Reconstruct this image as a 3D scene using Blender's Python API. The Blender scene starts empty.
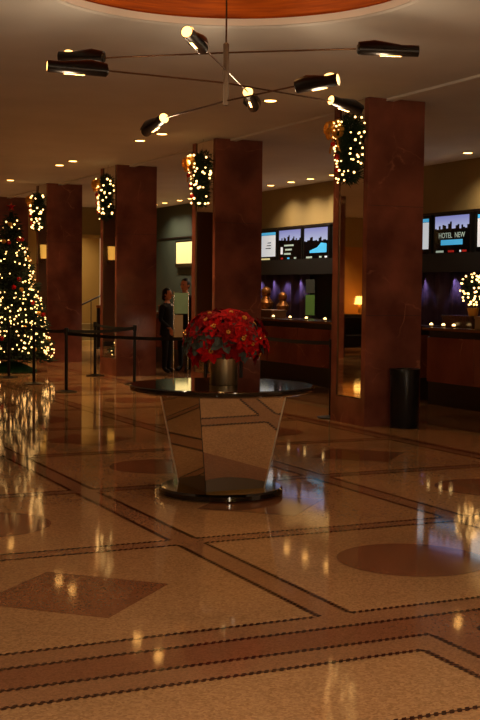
import bpy, bmesh, math, random
from mathutils import Vector, Matrix, Euler
R = random.Random(7)
sc = bpy.context.scene
C = sc.collection
PI = math.pi

def lin(c):
    return tuple(((v/255)/12.92 if v/255 <= .04045 else ((v/255+.055)/1.055)**2.4) for v in c)

# ------------------------------------------------------------------ materials
def mat(name, col, rough=.5, metal=0., spec=.5, emit=None, es=0., coat=0., trans=0., noise=None, bump=0., bscale=40., alpha=1.):
    m = bpy.data.materials.new(name); m.use_nodes = True
    nt = m.node_tree; b = nt.nodes['Principled BSDF']
    b.inputs['Base Color'].default_value = (*lin(col), 1)
    b.inputs['Roughness'].default_value = rough
    b.inputs['Metallic'].default_value = metal
    b.inputs['Specular IOR Level'].default_value = spec
    b.inputs['Coat Weight'].default_value = coat
    b.inputs['Coat Roughness'].default_value = .05
    b.inputs['Transmission Weight'].default_value = trans
    if emit:
        b.inputs['Emission Color'].default_value = (*lin(emit), 1)
        b.inputs['Emission Strength'].default_value = es
    if noise or bump:
        tc = nt.nodes.new('ShaderNodeTexCoord')
        n = nt.nodes.new('ShaderNodeTexNoise'); n.inputs['Scale'].default_value = noise[1] if noise else bscale
        n.inputs['Detail'].default_value = 5
        nt.links.new(tc.outputs['Object'], n.inputs['Vector'])
        if noise:
            cr = nt.nodes.new('ShaderNodeValToRGB')
            cr.color_ramp.elements[0].position = .35; cr.color_ramp.elements[1].position = .65
            cr.color_ramp.elements[0].color = (*lin(noise[0]), 1); cr.color_ramp.elements[1].color = (*lin(col), 1)
            nt.links.new(n.outputs['Fac'], cr.inputs['Fac']); nt.links.new(cr.outputs['Color'], b.inputs['Base Color'])
        if bump:
            bp = nt.nodes.new('ShaderNodeBump'); bp.inputs['Strength'].default_value = bump; bp.inputs['Distance'].default_value = .01
            nt.links.new(n.outputs['Fac'], bp.inputs['Height']); nt.links.new(bp.outputs['Normal'], b.inputs['Normal'])
    return m

def terrazzo(name, c1, c2, scale=90, rough=.06):
    m = bpy.data.materials.new(name); m.use_nodes = True
    nt = m.node_tree; b = nt.nodes['Principled BSDF']; L = nt.links.new
    g = nt.nodes.new('ShaderNodeNewGeometry')
    v = nt.nodes.new('ShaderNodeTexVoronoi'); v.inputs['Scale'].default_value = scale
    L(g.outputs['Position'], v.inputs['Vector'])
    n = nt.nodes.new('ShaderNodeTexNoise'); n.inputs['Scale'].default_value = .55; n.inputs['Detail'].default_value = 4
    L(g.outputs['Position'], n.inputs['Vector'])
    mx = nt.nodes.new('ShaderNodeMix'); mx.data_type = 'RGBA'
    mx.inputs[6].default_value = (*lin(c1), 1); mx.inputs[7].default_value = (*lin(c2), 1)
    sep = nt.nodes.new('ShaderNodeSeparateColor'); L(v.outputs['Color'], sep.inputs['Color'])
    L(sep.outputs['Red'], mx.inputs[0])
    mr = nt.nodes.new('ShaderNodeMapRange'); mr.inputs[1].default_value = .3; mr.inputs[2].default_value = .7
    mr.inputs[3].default_value = .8; mr.inputs[4].default_value = 1.15
    L(n.outputs['Fac'], mr.inputs[0])
    vm = nt.nodes.new('ShaderNodeVectorMath'); vm.operation = 'SCALE'
    L(mx.outputs[2], vm.inputs[0]); L(mr.outputs[0], vm.inputs['Scale'])
    L(vm.outputs[0], b.inputs['Base Color'])
    n2 = nt.nodes.new('ShaderNodeTexNoise'); n2.inputs['Scale'].default_value = 3.; n2.inputs['Detail'].default_value = 2
    L(g.outputs['Position'], n2.inputs['Vector'])
    bp = nt.nodes.new('ShaderNodeBump'); bp.inputs['Strength'].default_value = .035; bp.inputs['Distance'].default_value = .01
    L(n2.outputs['Fac'], bp.inputs['Height']); L(bp.outputs['Normal'], b.inputs['Normal'])
    b.inputs['Roughness'].default_value = rough
    b.inputs['Specular IOR Level'].default_value = .62
    return m

def marble(name, c1, c2, vein, rough=.12, joints=True):
    m = bpy.data.materials.new(name); m.use_nodes = True
    nt = m.node_tree; b = nt.nodes['Principled BSDF']; L = nt.links.new
    g = nt.nodes.new('ShaderNodeNewGeometry')
    n = nt.nodes.new('ShaderNodeTexNoise'); n.inputs['Scale'].default_value = 1.7; n.inputs['Detail'].default_value = 8
    L(g.outputs['Position'], n.inputs['Vector'])
    cr = nt.nodes.new('ShaderNodeValToRGB')
    cr.color_ramp.elements[0].position = .35; cr.color_ramp.elements[0].color = (*lin(c1), 1)
    cr.color_ramp.elements[1].position = .7; cr.color_ramp.elements[1].color = (*lin(c2), 1)
    L(n.outputs['Fac'], cr.inputs['Fac'])
    # thin pale veins: edges of distorted cells
    ad = nt.nodes.new('ShaderNodeMixRGB'); ad.blend_type = 'ADD'; ad.inputs[0].default_value = .55
    L(g.outputs['Position'], ad.inputs[1]); L(n.outputs['Color'], ad.inputs[2])
    v = nt.nodes.new('ShaderNodeTexVoronoi'); v.feature = 'DISTANCE_TO_EDGE'; v.inputs['Scale'].default_value = 1.25
    L(ad.outputs[0], v.inputs['Vector'])
    c2_ = nt.nodes.new('ShaderNodeValToRGB')
    c2_.color_ramp.elements[0].position = 0; c2_.color_ramp.elements[0].color = (1, 1, 1, 1)
    c2_.color_ramp.elements[1].position = .014; c2_.color_ramp.elements[1].color = (0, 0, 0, 1)
    L(v.outputs['Distance'], c2_.inputs['Fac'])
    n3 = nt.nodes.new('ShaderNodeTexNoise'); n3.inputs['Scale'].default_value = 2.6
    L(g.outputs['Position'], n3.inputs['Vector'])
    mr = nt.nodes.new('ShaderNodeMapRange'); mr.inputs[1].default_value = .5; mr.inputs[2].default_value = .68
    L(n3.outputs['Fac'], mr.inputs[0])
    mu = nt.nodes.new('ShaderNodeMath'); mu.operation = 'MULTIPLY'
    L(c2_.outputs['Color'], mu.inputs[0]); L(mr.outputs[0], mu.inputs[1])
    mx = nt.nodes.new('ShaderNodeMixRGB'); mx.inputs[2].default_value = (*lin(vein), 1)
    L(mu.outputs[0], mx.inputs[0]); L(cr.outputs['Color'], mx.inputs[1])
    L(mx.outputs[0], b.inputs['Base Color'])
    b.inputs['Roughness'].default_value = rough; b.inputs['Specular IOR Level'].default_value = .5
    return m

M = {}
M['ceiling'] = mat('ceiling_plaster', (226, 224, 220), .75, noise=((218, 216, 212), 1.2))
M['tile'] = terrazzo('terrazzo_tan', (166, 124, 84), (202, 156, 108))
M['band'] = terrazzo('terrazzo_band', (146, 104, 72), (174, 126, 88), 120)
M['rust'] = terrazzo('terrazzo_rust', (130, 84, 56), (156, 104, 72), 120)
M['rope'] = terrazzo('terrazzo_rope', (50, 27, 18), (78, 44, 30), 160)
M['marble'] = marble('red_marble', (104, 58, 48), (152, 90, 72), (170, 110, 84))
M['marble_low'] = marble('counter_marble', (126, 68, 54), (150, 86, 66), (180, 120, 90))
M['mirror'] = mat('mirror', (232, 226, 214), .02, 1)
M['chrome'] = mat('chrome', (215, 212, 205), .12, 1)
M['satin'] = mat('satin_steel', (225, 222, 215), .32, .7)
M['blackmetal'] = mat('black_metal', (16, 15, 15), .35, .3)
M['blackgloss'] = mat('black_gloss', (8, 9, 11), .06, 0, .6, coat=.5)
M['binblack'] = mat('bin_black', (34, 37, 44), .28, .6)
M['belt'] = mat('belt_fabric', (12, 10, 10), .8, noise=((8, 8, 8), 80))
M['vase'] = mat('brushed_champagne', (224, 208, 172), .3, 1)
M['petal'] = mat('petal_red', (196, 10, 10), .75, spec=.15, noise=((138, 6, 8), 25), emit=None)
M['petal2'] = mat('petal_dark_red', (130, 6, 8), .75, spec=.15)
M['leafgrey'] = mat('leaf_grey_green', (66, 74, 70), .6)
M['gold'] = mat('gold_ribbon', (226, 166, 66), .32, .45)
M['urngold'] = mat('antique_gold', (150, 96, 40), .4, .7, noise=((90, 54, 22), 18))
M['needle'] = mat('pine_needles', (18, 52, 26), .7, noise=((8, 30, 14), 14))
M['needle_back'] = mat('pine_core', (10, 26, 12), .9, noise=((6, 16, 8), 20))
M['bulb'] = mat('warm_bulb', (255, 230, 180), .3, emit=(255, 196, 116), es=6)
M['bulb2'] = mat('tree_bulb', (255, 230, 190), .3, emit=(255, 196, 116), es=4.5)
M['red'] = mat('red_bauble', (170, 16, 12), .15)
M['down'] = mat('downlight_glow', (255, 240, 200), .3, emit=(255, 184, 96), es=14)
M['ring'] = mat('downlight_ring', (190, 170, 145), .4, .3)
M['lampblack'] = mat('lamp_dark_metal', (20, 13, 9), .3, .5)
M['lampglow'] = mat('lamp_glow', (255, 226, 170), .3, emit=(255, 184, 100), es=5)
M['brass'] = mat('arm_bronze', (84, 58, 36), .35, .8)
M['steel'] = mat('stem_steel', (110, 92, 76), .5, .8)
M['olive'] = mat('wall_olive', (140, 120, 74), .8, noise=((128, 110, 68), .8))
M['teal'] = mat('wall_dark_teal', (46, 58, 48), .7, noise=((38, 50, 42), .9))
M['darkwall'] = mat('wall_dark', (14, 16, 18), .6)
M['cream'] = mat('wall_cream', (184, 156, 92), .8, noise=((172, 144, 84), .7))
M['golden'] = mat('wall_golden', (214, 150, 60), .8, noise=((200, 136, 52), .9))
M['dk'] = mat('counter_dark', (20, 11, 8), .4)
M['ctop'] = mat('counter_top_granite', (96, 60, 34), .15, noise=((70, 42, 24), 30))
M['ctopedge'] = mat('counter_edge_brass', (150, 96, 44), .3, .6)
M['tan'] = mat('tan_card', (150, 104, 58), .5)
M['suit'] = mat('dark_suit', (16, 15, 20), .8, noise=((12, 11, 15), 60))
M['skin'] = mat('skin', (214, 142, 100), .5)
M['hair'] = mat('hair', (24, 14, 10), .5)
M['shirt'] = mat('white_shirt', (210, 205, 198), .7)
M['curtain'] = mat('violet_curtain', (98, 78, 112), .8, noise=((74, 58, 90), 3))
M['green'] = mat('green_glass', (80, 116, 60), .2, emit=(110, 140, 60), es=.18)
M['poster'] = mat('green_poster', (104, 128, 88), .25, noise=((88, 112, 74), 3), emit=(110, 130, 80), es=.10)  # faint emission put into the poster to brighten the sign
M['postertan'] = mat('tan_poster', (150, 128, 88), .3)
M['white'] = mat('screen_white', (200, 205, 210), .3, emit=(206, 212, 216), es=.75)
M['sky'] = None
M['cyan'] = mat('screen_cyan', (60, 150, 200), .3, emit=(70, 168, 214), es=.8)
M['scrtext'] = mat('screen_text', (150, 170, 160), .3, emit=(170, 186, 170), es=.6)
M['scrred'] = mat('screen_red', (160, 30, 20), .3, emit=(170, 34, 26), es=.5)
M['scrblack'] = mat('screen_black', (5, 6, 9), .15)
M['paleyel'] = mat('screen_yellow', (220, 210, 150), .3, emit=(226, 214, 150), es=.75)
M['shade'] = mat('lamp_shade', (250, 210, 130), .7, emit=(255, 186, 90), es=5.)
M['wallshade'] = mat('wall_lamp_shade', (250, 210, 130), .7, emit=(255, 190, 84), es=.75)
M['sofa'] = mat('dark_upholstery', (22, 14, 12), .8)
M['rail'] = mat('rail_dark', (40, 26, 16), .5)
M['candle'] = mat('candle_glow', (255, 220, 150), .3, emit=(255, 206, 130), es=5)
M['skirt'] = mat('green_skirt', (12, 70, 34), .8)
M['lilac'] = mat('screen_lilac', (150, 150, 210), .3)
def skymat():
    m = bpy.data.materials.new('screen_city_sky'); m.use_nodes = True
    nt = m.node_tree; b = nt.nodes['Principled BSDF']; L = nt.links.new
    g = nt.nodes.new('ShaderNodeNewGeometry'); s = nt.nodes.new('ShaderNodeSeparateXYZ'); L(g.outputs['Position'], s.inputs[0])
    mr = nt.nodes.new('ShaderNodeMapRange'); mr.inputs[1].default_value = 2.6; mr.inputs[2].default_value = 2.95; L(s.outputs['Z'], mr.inputs[0])
    cr = nt.nodes.new('ShaderNodeValToRGB'); cr.color_ramp.elements[0].color = (*lin((200, 208, 232)), 1); cr.color_ramp.elements[1].color = (*lin((128, 132, 200)), 1)
    L(mr.outputs[0], cr.inputs['Fac']); L(cr.outputs['Color'], b.inputs['Emission Color']); b.inputs['Emission Strength'].default_value = .85
    b.inputs['Base Color'].default_value = (.02, .02, .03, 1)
    return m
M['sky'] = skymat()
def woodmat():
    m = bpy.data.materials.new('dome_wood'); m.use_nodes = True
    nt = m.node_tree; b = nt.nodes['Principled BSDF']; L = nt.links.new
    tc = nt.nodes.new('ShaderNodeTexCoord'); mp = nt.nodes.new('ShaderNodeMapping'); mp.inputs['Scale'].default_value = (1.2, 1.2, 30)
    L(tc.outputs['Object'], mp.inputs['Vector'])
    n = nt.nodes.new('ShaderNodeTexNoise'); n.inputs['Scale'].default_value = 2; n.inputs['Detail'].default_value = 6; L(mp.outputs[0], n.inputs['Vector'])
    cr = nt.nodes.new('ShaderNodeValToRGB'); cr.color_ramp.elements[0].position = .3; cr.color_ramp.elements[1].position = .72
    cr.color_ramp.elements[0].color = (*lin((140, 58, 0)), 1); cr.color_ramp.elements[1].color = (*lin((192, 92, 2)), 1)
    L(n.outputs['Fac'], cr.inputs['Fac']); L(cr.outputs['Color'], b.inputs['Base Color']); b.inputs['Roughness'].default_value = .6; b.inputs['Specular IOR Level'].default_value = .2
    return m
M['wood'] = woodmat()

# ------------------------------------------------------------------ helpers
def obj(name, bm, m, parent=None, smooth=False, loc=None):
    me = bpy.data.meshes.new(name)
    bmesh.ops.recalc_face_normals(bm, faces=bm.faces[:]) if m is not None and not getattr(bm, '_keep', False) else None
    bm.to_mesh(me); bm.free()
    for x in (m if isinstance(m, (list, tuple)) else [m]): me.materials.append(x)
    if smooth:
        for p in me.polygons: p.use_smooth = True
        try: me.set_sharp_from_angle(angle=math.radians(38))
        except Exception: pass
    o = bpy.data.objects.new(name, me); C.objects.link(o)
    if parent is not None: o.parent = parent
    if loc is not None: o.location = loc
    return o
def tag(o, label, cat, group=None, kind=None):
    o['label'] = label; o['category'] = cat
    if group: o['group'] = group
    if kind: o['kind'] = kind
    return o
def thing(name, label, cat, loc=(0, 0, 0), rz=0, group=None):
    o = bpy.data.objects.new(name, None); C.objects.link(o); o.empty_display_size = .1
    o.location = loc; o.rotation_euler = (0, 0, rz)
    return tag(o, label, cat, group)
def struct(name, bm, m, parent=None, smooth=False):
    o = obj(name, bm, m, parent, smooth)
    if parent is None: o['kind'] = 'structure'
    return o
def box(bm, x0, x1, y0, y1, z0, z1, mi=0, bev=0):
    vs = [bm.verts.new((x, y, z)) for z in (z0, z1) for x, y in ((x0, y0), (x1, y0), (x1, y1), (x0, y1))]
    fs = [(0, 3, 2, 1), (4, 5, 6, 7), (0, 1, 5, 4), (1, 2, 6, 5), (2, 3, 7, 6), (3, 0, 4, 7)]
    F = [bm.faces.new([vs[i] for i in f]) for f in fs]
    for f in F: f.material_index = mi
    if bev:
        es = list({e for f in F for e in f.edges})
        bmesh.ops.bevel(bm, geom=es, offset=bev, segments=2, affect='EDGES', profile=.6)
    return bm
def B(): return bmesh.new()
def bx(*a, **k): return box(B(), *a, **k)
def lathe(bm, prof, n=32, c=(0, 0, 0), cap=True, mi=0):
    rings = []
    for r, z in prof:
        rings.append([bm.verts.new((c[0]+r*math.cos(2*PI*i/n), c[1]+r*math.sin(2*PI*i/n), c[2]+z)) for i in range(n)])
    for a, b in zip(rings, rings[1:]):
        for i in range(n):
            f = bm.faces.new((a[i], a[(i+1) % n], b[(i+1) % n], b[i])); f.material_index = mi
    if cap:
        bm.faces.new(list(reversed(rings[0]))).material_index = mi; bm.faces.new(rings[-1]).material_index = mi
    return bm
def tube(bm, pts, r, n=8, mi=0, cap=True):
    pts = [Vector(p) for p in pts]; rings = []
    for i, p in enumerate(pts):
        d = (pts[min(i+1, len(pts)-1)]-pts[max(i-1, 0)]).normalized()
        up = Vector((0, 0, 1)) if abs(d.z) < .95 else Vector((1, 0, 0))
        a = d.cross(up).normalized(); b = d.cross(a)
        rr = r[i] if isinstance(r, (list, tuple)) else r
        rings.append([bm.verts.new(p+rr*(math.cos(2*PI*k/n)*a+math.sin(2*PI*k/n)*b)) for k in range(n)])
    for a, b in zip(rings, rings[1:]):
        for k in range(n):
            bm.faces.new((a[k], a[(k+1) % n], b[(k+1) % n], b[k])).material_index = mi
    if cap:
        bm.faces.new(list(reversed(rings[0]))).material_index = mi; bm.faces.new(rings[-1]).material_index = mi
    return bm
def ball(bm, c, r, seg=10, sc_=(1, 1, 1)):
    mtx = Matrix.Translation(Vector(c)) @ Matrix.Diagonal((r*sc_[0], r*sc_[1], r*sc_[2], 1))
    bmesh.ops.create_uvsphere(bm, u_segments=seg, v_segments=max(5, seg*2//3), radius=1, matrix=mtx)
    return bm
def poly(bm, pts, mi=0):
    f = bm.faces.new([bm.verts.new(p) for p in pts]); f.material_index = mi
    if f.calc_center_median() and f.normal.z < 0: f.normal_flip()
    return f
def dup(root, loc, label=None, group=None, rz=None):
    r = root.copy(); C.objects.link(r); r.location = loc
    if rz is not None: r.rotation_euler = (0, 0, rz)
    if label: r['label'] = label
    if group: r['group'] = group
    for ch in list(root.children):
        c = ch.copy(); C.objects.link(c); c.parent = r
        for g in ch.children:
            d = g.copy(); C.objects.link(d); d.parent = c
    return r
def light(name, typ, loc, power, col, size=.1, rot=None, spot=None, blend=.6, target=None):
    l = bpy.data.lights.new(name, typ); l.energy = power; l.color = lin(col)
    if typ == 'AREA': l.size = size
    else: l.shadow_soft_size = size
    if spot: l.spot_size = math.radians(spot); l.spot_blend = blend
    o = bpy.data.objects.new(name, l); C.objects.link(o); o.location = loc
    if rot: o.rotation_euler = rot
    if target is not None:
        o.rotation_euler = (Vector(target)-Vector(loc)).to_track_quat('-Z', 'Y').to_euler()
    return o

H = 3.88                # ceiling height
CX, CY, CR = 3.81, 8.25, 1.504   # ceiling dome
# ------------------------------------------------------------------ floor
X0, X1, Y0, Y1 = -6, 12.4, -4, 34.5
bm = B()
box(bm, X0, X1, Y0, Y1, -.12, 0, 0)
Z1, Z2, Z3 = .0006, .0012, .0018
def rect(x0, x1, y0, y1, z, mi): poly(bm, [(x0, y0, z), (x1, y0, z), (x1, y1, z), (x0, y1, z)], mi)
def rope(p, q, w=.036):
    """guard line laid as a twisted rope of dark chips"""
    p = Vector(p); q = Vector(q); d = q-p; L = d.length; d.normalize(); n = Vector((-d.y, d.x))
    near = min(p.y, q.y) < 9.3
    if not near:
        a, b = p+n*w*.32, q+n*w*.32; c, e = q-n*w*.32, p-n*w*.32
        poly(bm, [(a.x, a.y, Z3), (b.x, b.y, Z3), (c.x, c.y, Z3), (e.x, e.y, Z3)], 3); return
    st = .036; k = int(L/st)
    a, b = p+n*w*.13, q+n*w*.13; c, e = q-n*w*.13, p-n*w*.13
    poly(bm, [(a.x, a.y, Z3), (b.x, b.y, Z3), (c.x, c.y, Z3), (e.x, e.y, Z3)], 3)
    for i in range(k):
        s = p+d*(i*st)
        A = s-n*w*.5; Bq = s+d*.020-n*w*.5; Cq = s+d*.042+n*w*.5; D = s+d*.022+n*w*.5
        poly(bm, [(v.x, v.y, Z3+.0004) for v in (A, Bq, Cq, D)], 3)
gx = [.78+2.1*i for i in range(-3, 4)]          # bands along the hall, x..x+.18
gy = [5.15]+[6.97+2.1*i for i in range(0, 13)]  # cross bands
# long bands
for x in gx:
    if x < 7.2:
        rect(x, x+.18, 5.15, 33, Z1, 1)
for i, y in enumerate(gy[1:]):
    rect(X0+.1, 7.2, y, y+.15, Z1*1.3, 1)
# ropes, cut where bands cross
for x in gx:
    if x > 7.1: continue
    ys = [5.15]
    for y in gy[1:]: ys += [y, y+.15]
    ys.append(33)
    for a, b in zip(ys[0::2], ys[1::2]):
        rope((x, a), (x, b)); rope((x+.18, a), (x+.18, b))
for y in gy[1:]:
    xs = []
    for a, b in zip(gx, gx[1:]):
        rope((a+.18, y), (min(b, 7.2), y)); rope((a+.18, y+.15), (min(b, 7.2), y+.15))
# panels' circles and diamonds, alternating
for i, a in enumerate(gx[:-1]):
    for j, y in enumerate(gy[:-1]):
        ya = 5.15 if j == 0 else y+.15; yb = gy[j+1]
        cx, cy = a+.18+.96, (ya+yb)/2
        if cx < -4 or cx > 7.2: continue
        if (i+j) % 2 == (3 % 2):   # i=3: x .96..2.88
            r = .53
            poly(bm, [(cx-r, cy, Z2), (cx, cy-r, Z2), (cx+r, cy, Z2), (cx, cy+r, Z2)], 2)
        else:
            r = .45
            poly(bm, [(cx+r*math.cos(2*PI*k/48), cy+r*math.sin(2*PI*k/48), Z2) for k in range(48)], 2)
# great border band in the foreground
rect(X0+.1, 12, 4.95, 5.15, Z1, 1)
rect(X0+.1, 12, 4.68, 4.95, Z1, 2)
rect(3.21, 3.48, -3, 4.68, Z1, 2)
rect(X0+.1, 3.04, 4.48, 4.68, Z1, 1); rect(3.04, 3.21, -3, 4.68, Z1, 1)
rect(3.48, 3.66, -3, 4.48, Z1, 1); rect(3.48, 12, 4.48, 4.68, Z1, 1)
rope((X0+.1, 5.15), (2.88, 5.15)); rope((3.06, 5.15), (12, 5.15))
rope((X0+.1, 4.95), (12, 4.95))
rope((X0+.1, 4.68), (3.21, 4.68)); rope((3.21, -1), (3.21, 4.68))
rope((X0+.1, 4.48), (3.04, 4.48)); rope((3.04, -1), (3.04, 4.48))
rope((3.48, 4.68), (12, 4.68)); rope((3.66, 4.48), (12, 4.48)); rope((3.48, -1), (3.48, 4.68)); rope((3.66, -1), (3.66, 4.48))
rope((X0+.1, 3.76), (2.9, 3.76)); rope((X0+.1, 3.58), (2.9, 3.58)); rope((.8, -1), (.8, 3.58))
# plain border and aisle along the columns
rect(7.2, 7.34, 5.15, 33, Z1*1.5, 2)
rect(8.36, 8.5, 5.15, 33, Z1*1.5, 2)
rect(8.5, 9.7, 5.15, 33, Z1, 1)
bm.normal_update()
me = bpy.data.meshes.new('floor'); bm.to_mesh(me); bm.free()
for k in ('tile', 'band', 'rust', 'rope'): me.materials.append(M[k])
fl = bpy.data.objects.new('floor', me); C.objects.link(fl); fl['kind'] = 'structure'

# ------------------------------------------------------------------ ceiling with round opening, dome above
bm = B(); n = 64
inner = [(CX+CR*math.cos(2*PI*k/n), CY+CR*math.sin(2*PI*k/n)) for k in range(n)]
Q = CR+.4
def sq(k):
    c, s = math.cos(2*PI*k/n), math.sin(2*PI*k/n); t = Q/max(abs(c), abs(s)); return (CX+c*t, CY+s*t)
lo = [bm.verts.new((x, y, H)) for x, y in inner]; out = [bm.verts.new((*sq(k), H)) for k in range(n)]
up = [bm.verts.new((x, y, H+.06)) for x, y in inner]
for k in range(n):
    bm.faces.new((lo[k], lo[(k+1) % n], out[(k+1) % n], out[k]))
    bm.faces.new((lo[k], up[k], up[(k+1) % n], lo[(k+1) % n]))
def cq(x0, x1, y0, y1): bm.faces.new([bm.verts.new(p) for p in ((x0, y0, H), (x0, y1, H), (x1, y1, H), (x1, y0, H))])
cq(X0, CX-Q, Y0, Y1); cq(CX+Q, X1, Y0, Y1); cq(CX-Q, CX+Q, Y0, CY-Q); cq(CX-Q, CX+Q, CY+Q, Y1)
struct('ceiling', bm, M['ceiling'])
bm = B()
prof = [(CR, .06), (CR+.02, .07), (CR-.05, .16), (CR-.22, .34), (CR-.55, .52), (CR-1., .62), (.02, .66)]
lathe(bm, prof, 64, (CX, CY, H), cap=False)
dome = struct('ceiling_dome', bm, M['wood'], smooth=True)
bm = B(); lathe(bm, [(CR+.0, -.004), (CR+.035, -.012), (CR+.05, 0)], 64, (CX, CY, H), cap=False)
struct('trim_1', bm, M['ceiling'], smooth=True)
# long shallow ceiling moulding above the columns
bm = B(); box(bm, 7.70, 7.80, 3, 33, H-.03, H-.001); struct('trim_2', bm, M['ceiling'])

# ------------------------------------------------------------------ walls
WX = 12.4
bm = B()
box(bm, WX, WX+.15, 2, 27.2, 3.02, H, 0)        # olive upper wall
box(bm, WX, WX+.15, 2, 27.2, 0, 3.02, 1)
box(bm, WX, WX+.15, 27.2, 34.5, 0, H, 2)
struct('wall_right', bm, [M['olive'], M['darkwall'], M['teal']])
struct('trim_3', bx(WX-.03, WX, 2, 33, 2.985, 3.02), M['dk'])
bm = B(); box(bm, 12.12, WX, 2, 26.5, 1.96, 2.28)
struct('trim_4', bm, M['darkwall'])              # dark valance below the screens
bm = B()
box(bm, -2.6, 6.3, 32.5, 32.65, 0, H, 3); box(bm, 6.3, 10.2, 32.5, 32.65, 0, H, 0)
box(bm, 11.25, WX, 32.5, 32.65, 0, H, 0)
box(bm, 10.2, 11.25, 32.5, 32.65, 3.03, H, 1)
box(bm, X0, -2.6, 32.5, 32.65, 2.98, H, 0)
box(bm, X0, -2.6, 32.5, 32.65, 0, 2.98, 2)
struct('wall_back', bm, [M['cream'], M['olive'], M['golden'], mat('wall_dark_wood', (70, 38, 22), .4)])
struct('wall_front', bx(X0, WX, Y0-.15, Y0, 0, H), M['cream'])
struct('wall_left', bx(X0-.15, X0, Y0, 32.65, 0, H), M['cream'])
struct('baseboard_back', bx(-2.6, 10.2, 32.47, 32.5, 0, .14), M['dk'])
# lit doorway with a stair behind, between the far columns
struct('wall_stair', bx(9.9, 11.6, 34.3, 34.4, 0, H), M['cream'])
bm = B(); box(bm, 10.12, 10.2, 32.44, 32.5, 0, 3.03); box(bm, 11.25, 11.33, 32.44, 32.5, 0, 3.03); box(bm, 10.12, 11.33, 32.44, 32.5, 3.03, 3.12)
struct('trim_5', bm, M['cream'])
st = thing('staircase', 'short staircase with dark handrail in the pale doorway between the far columns', 'stairs', (10.75, 33.3, 0))
for k in range(4):
    obj('step', bx(-.52, .52, -.6+.26*k, -.34+.26*k if k < 3 else .98, 0, .15*(k+1)), M['olive'] if k else M['cream'], st)
bm = B(); tube(bm, [(-.5, -.86, 1.08), (.45, -.86, 1.52)], .025)
obj('handrail', bm, M['rail'], st)
for k in range(3):
    x = -.45+.42*k; bm = B(); tube(bm, [(x, -.86, 0), (x, -.86, 1.1+.44*(x+.5)/.95)], .014); obj('baluster', bm, M['rail'], st)

# ------------------------------------------------------------------ columns
XA, XB = 7.46, 8.24
cols = [(12.31, 13.12, 'nearest red marble mirror column with the black bin in front of it'),
        (16.69, 17.58, 'red marble mirror column behind the poinsettia vase'),
        (21.10, 22.02, 'red marble mirror column left of the two standing people'),
        (25.57, 26.45, 'red marble mirror column just right of the Christmas tree'),
        (29.96, 30.85, 'farthest red marble column behind the Christmas tree')]
def column(y0, y1, label):
    t = thing('marble_column', label, 'column', (XA, y0, 0), 0, 'marble columns along the lobby')
    W_, L_ = XB-XA, y1-y0
    bm = B()
    # shaft with a shallow recess on the lobby side for the mirror
    a, b, zb = .09, L_-.13, .32
    box(bm, .03, W_, 0, L_, 0, H-.002)
    box(bm, 0, .03, 0, a, 0, H-.002); box(bm, 0, .03, b, L_, 0, H-.002); box(bm, 0, .03, a, b, 0, zb)
    # slab joints, barely proud
    obj('shaft', bm, M['marble'], t)
    bm = B()
    for z in (1.32, 2.62): 
        box(bm, -.0012, W_+.0012, -.0012, .0005, z, z+.004)
    obj('slab_joint', bm, M['dk'], t)
    obj('mirror', bx(.014, .029, a+.004, b-.004, zb+.004, H-.01), M['mirror'], t)
    bm = B()
    box(bm, .004, .016, b-.012, b, zb, H-.01); box(bm, .004, .016, a, a+.012, zb, H-.01); box(bm, .004, .016, a, b, zb, zb+.012)
    obj('mirror_edge', bm, M['brass'], t)
    return t
for y0, y1, lb in cols: column(y0, y1, lb)
# columns on the other side of the lobby, seen in the mirrors
t = thing('marble_column', 'dark marble column reflected at the left edge of the nearest mirror', 'column', (.62, 25.3, 0), 0, 'columns across the lobby')
bm = B(); box(bm, -.4, .4, 0, .8, 0, H-.002); obj('shaft', bm, M['marble'], t)
bm = B()
for z in (1.32, 2.62): box(bm, -.401, .401, -.0012, .0005, z, z+.004)
obj('slab_joint', bm, M['dk'], t)

# ------------------------------------------------------------------ downlights
def downlight(x, y, label, group, p=0, cone=100, lc=(255, 214, 160)):
    t = thing('ceiling_downlight', label, 'ceiling light', (x, y, H), 0, group)
    if 'ring' not in DL:
        bm = B(); lathe(bm, [(.07, -.002), (.098, -.008), (.1, -.001)], 24, cap=False); DL['ring'] = obj('trim_ring', bm, M['ring'], t)
        bm = B(); lathe(bm, [(.069, -.006), (.069, -.001)], 24); DL['lens'] = obj('lens', bm, M['down'], t)
    else:
        for k in ('ring', 'lens'):
            c = DL[k].copy(); C.objects.link(c); c.parent = t
    if p: light('downlight_beam', 'SPOT', (x, y, H-.02), p, lc, .07, (0, 0, 0), cone, .9)
DL = {}
g1 = 'downlights in front of the columns'
for y, lb, p in ((13.13, 'single downlight just left of the nearest column top', 34), (16.66, 'right one of the downlight pair above the second marble column', 60),
              (17.57, 'left one of the downlight pair near the dark chandelier lamp', 60), (20.96, 'right one of the downlight pair above the far left columns', 60),
              (21.77, 'left one of the downlight pair above the far left columns', 60), (25.31, 'lone downlight above the Christmas tree', 70)):
    downlight(6.58, y, lb, g1, p*3.3, 100, (255, 202, 136))
g2 = 'downlights along the counter wall'
for y, lb in ((16.41, 'downlight at the far right above the wreath topped counter'), (20.84, 'counter wall downlight touching the nearest column edge'),
              (21.76, 'counter wall downlight second from the nearest column'), (22.6, 'counter wall downlight third from the nearest column'),
              (23.54, 'counter wall downlight beside the second marble column'), (27.98, 'far wall downlight nearest the hanging garland'),
              (28.68, 'far wall downlight second from the garland'), (29.72, 'far wall downlight third from the garland'), (30.43, 'farthest wall downlight beside the third column')):
    downlight(11.83, y, lb, g2, 190, 140, (255, 226, 188))
g3 = 'downlights across the lobby'
for x, y in ((-.5, 20.), (-.5, 24.), (-3.6, 28.8), (-3.2, 31.5), (1.4, 30.2), (4., 30.2)):
    downlight(x, y, 'downlight over the far side of the lobby seen in the mirrors', g3, 260)
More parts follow.
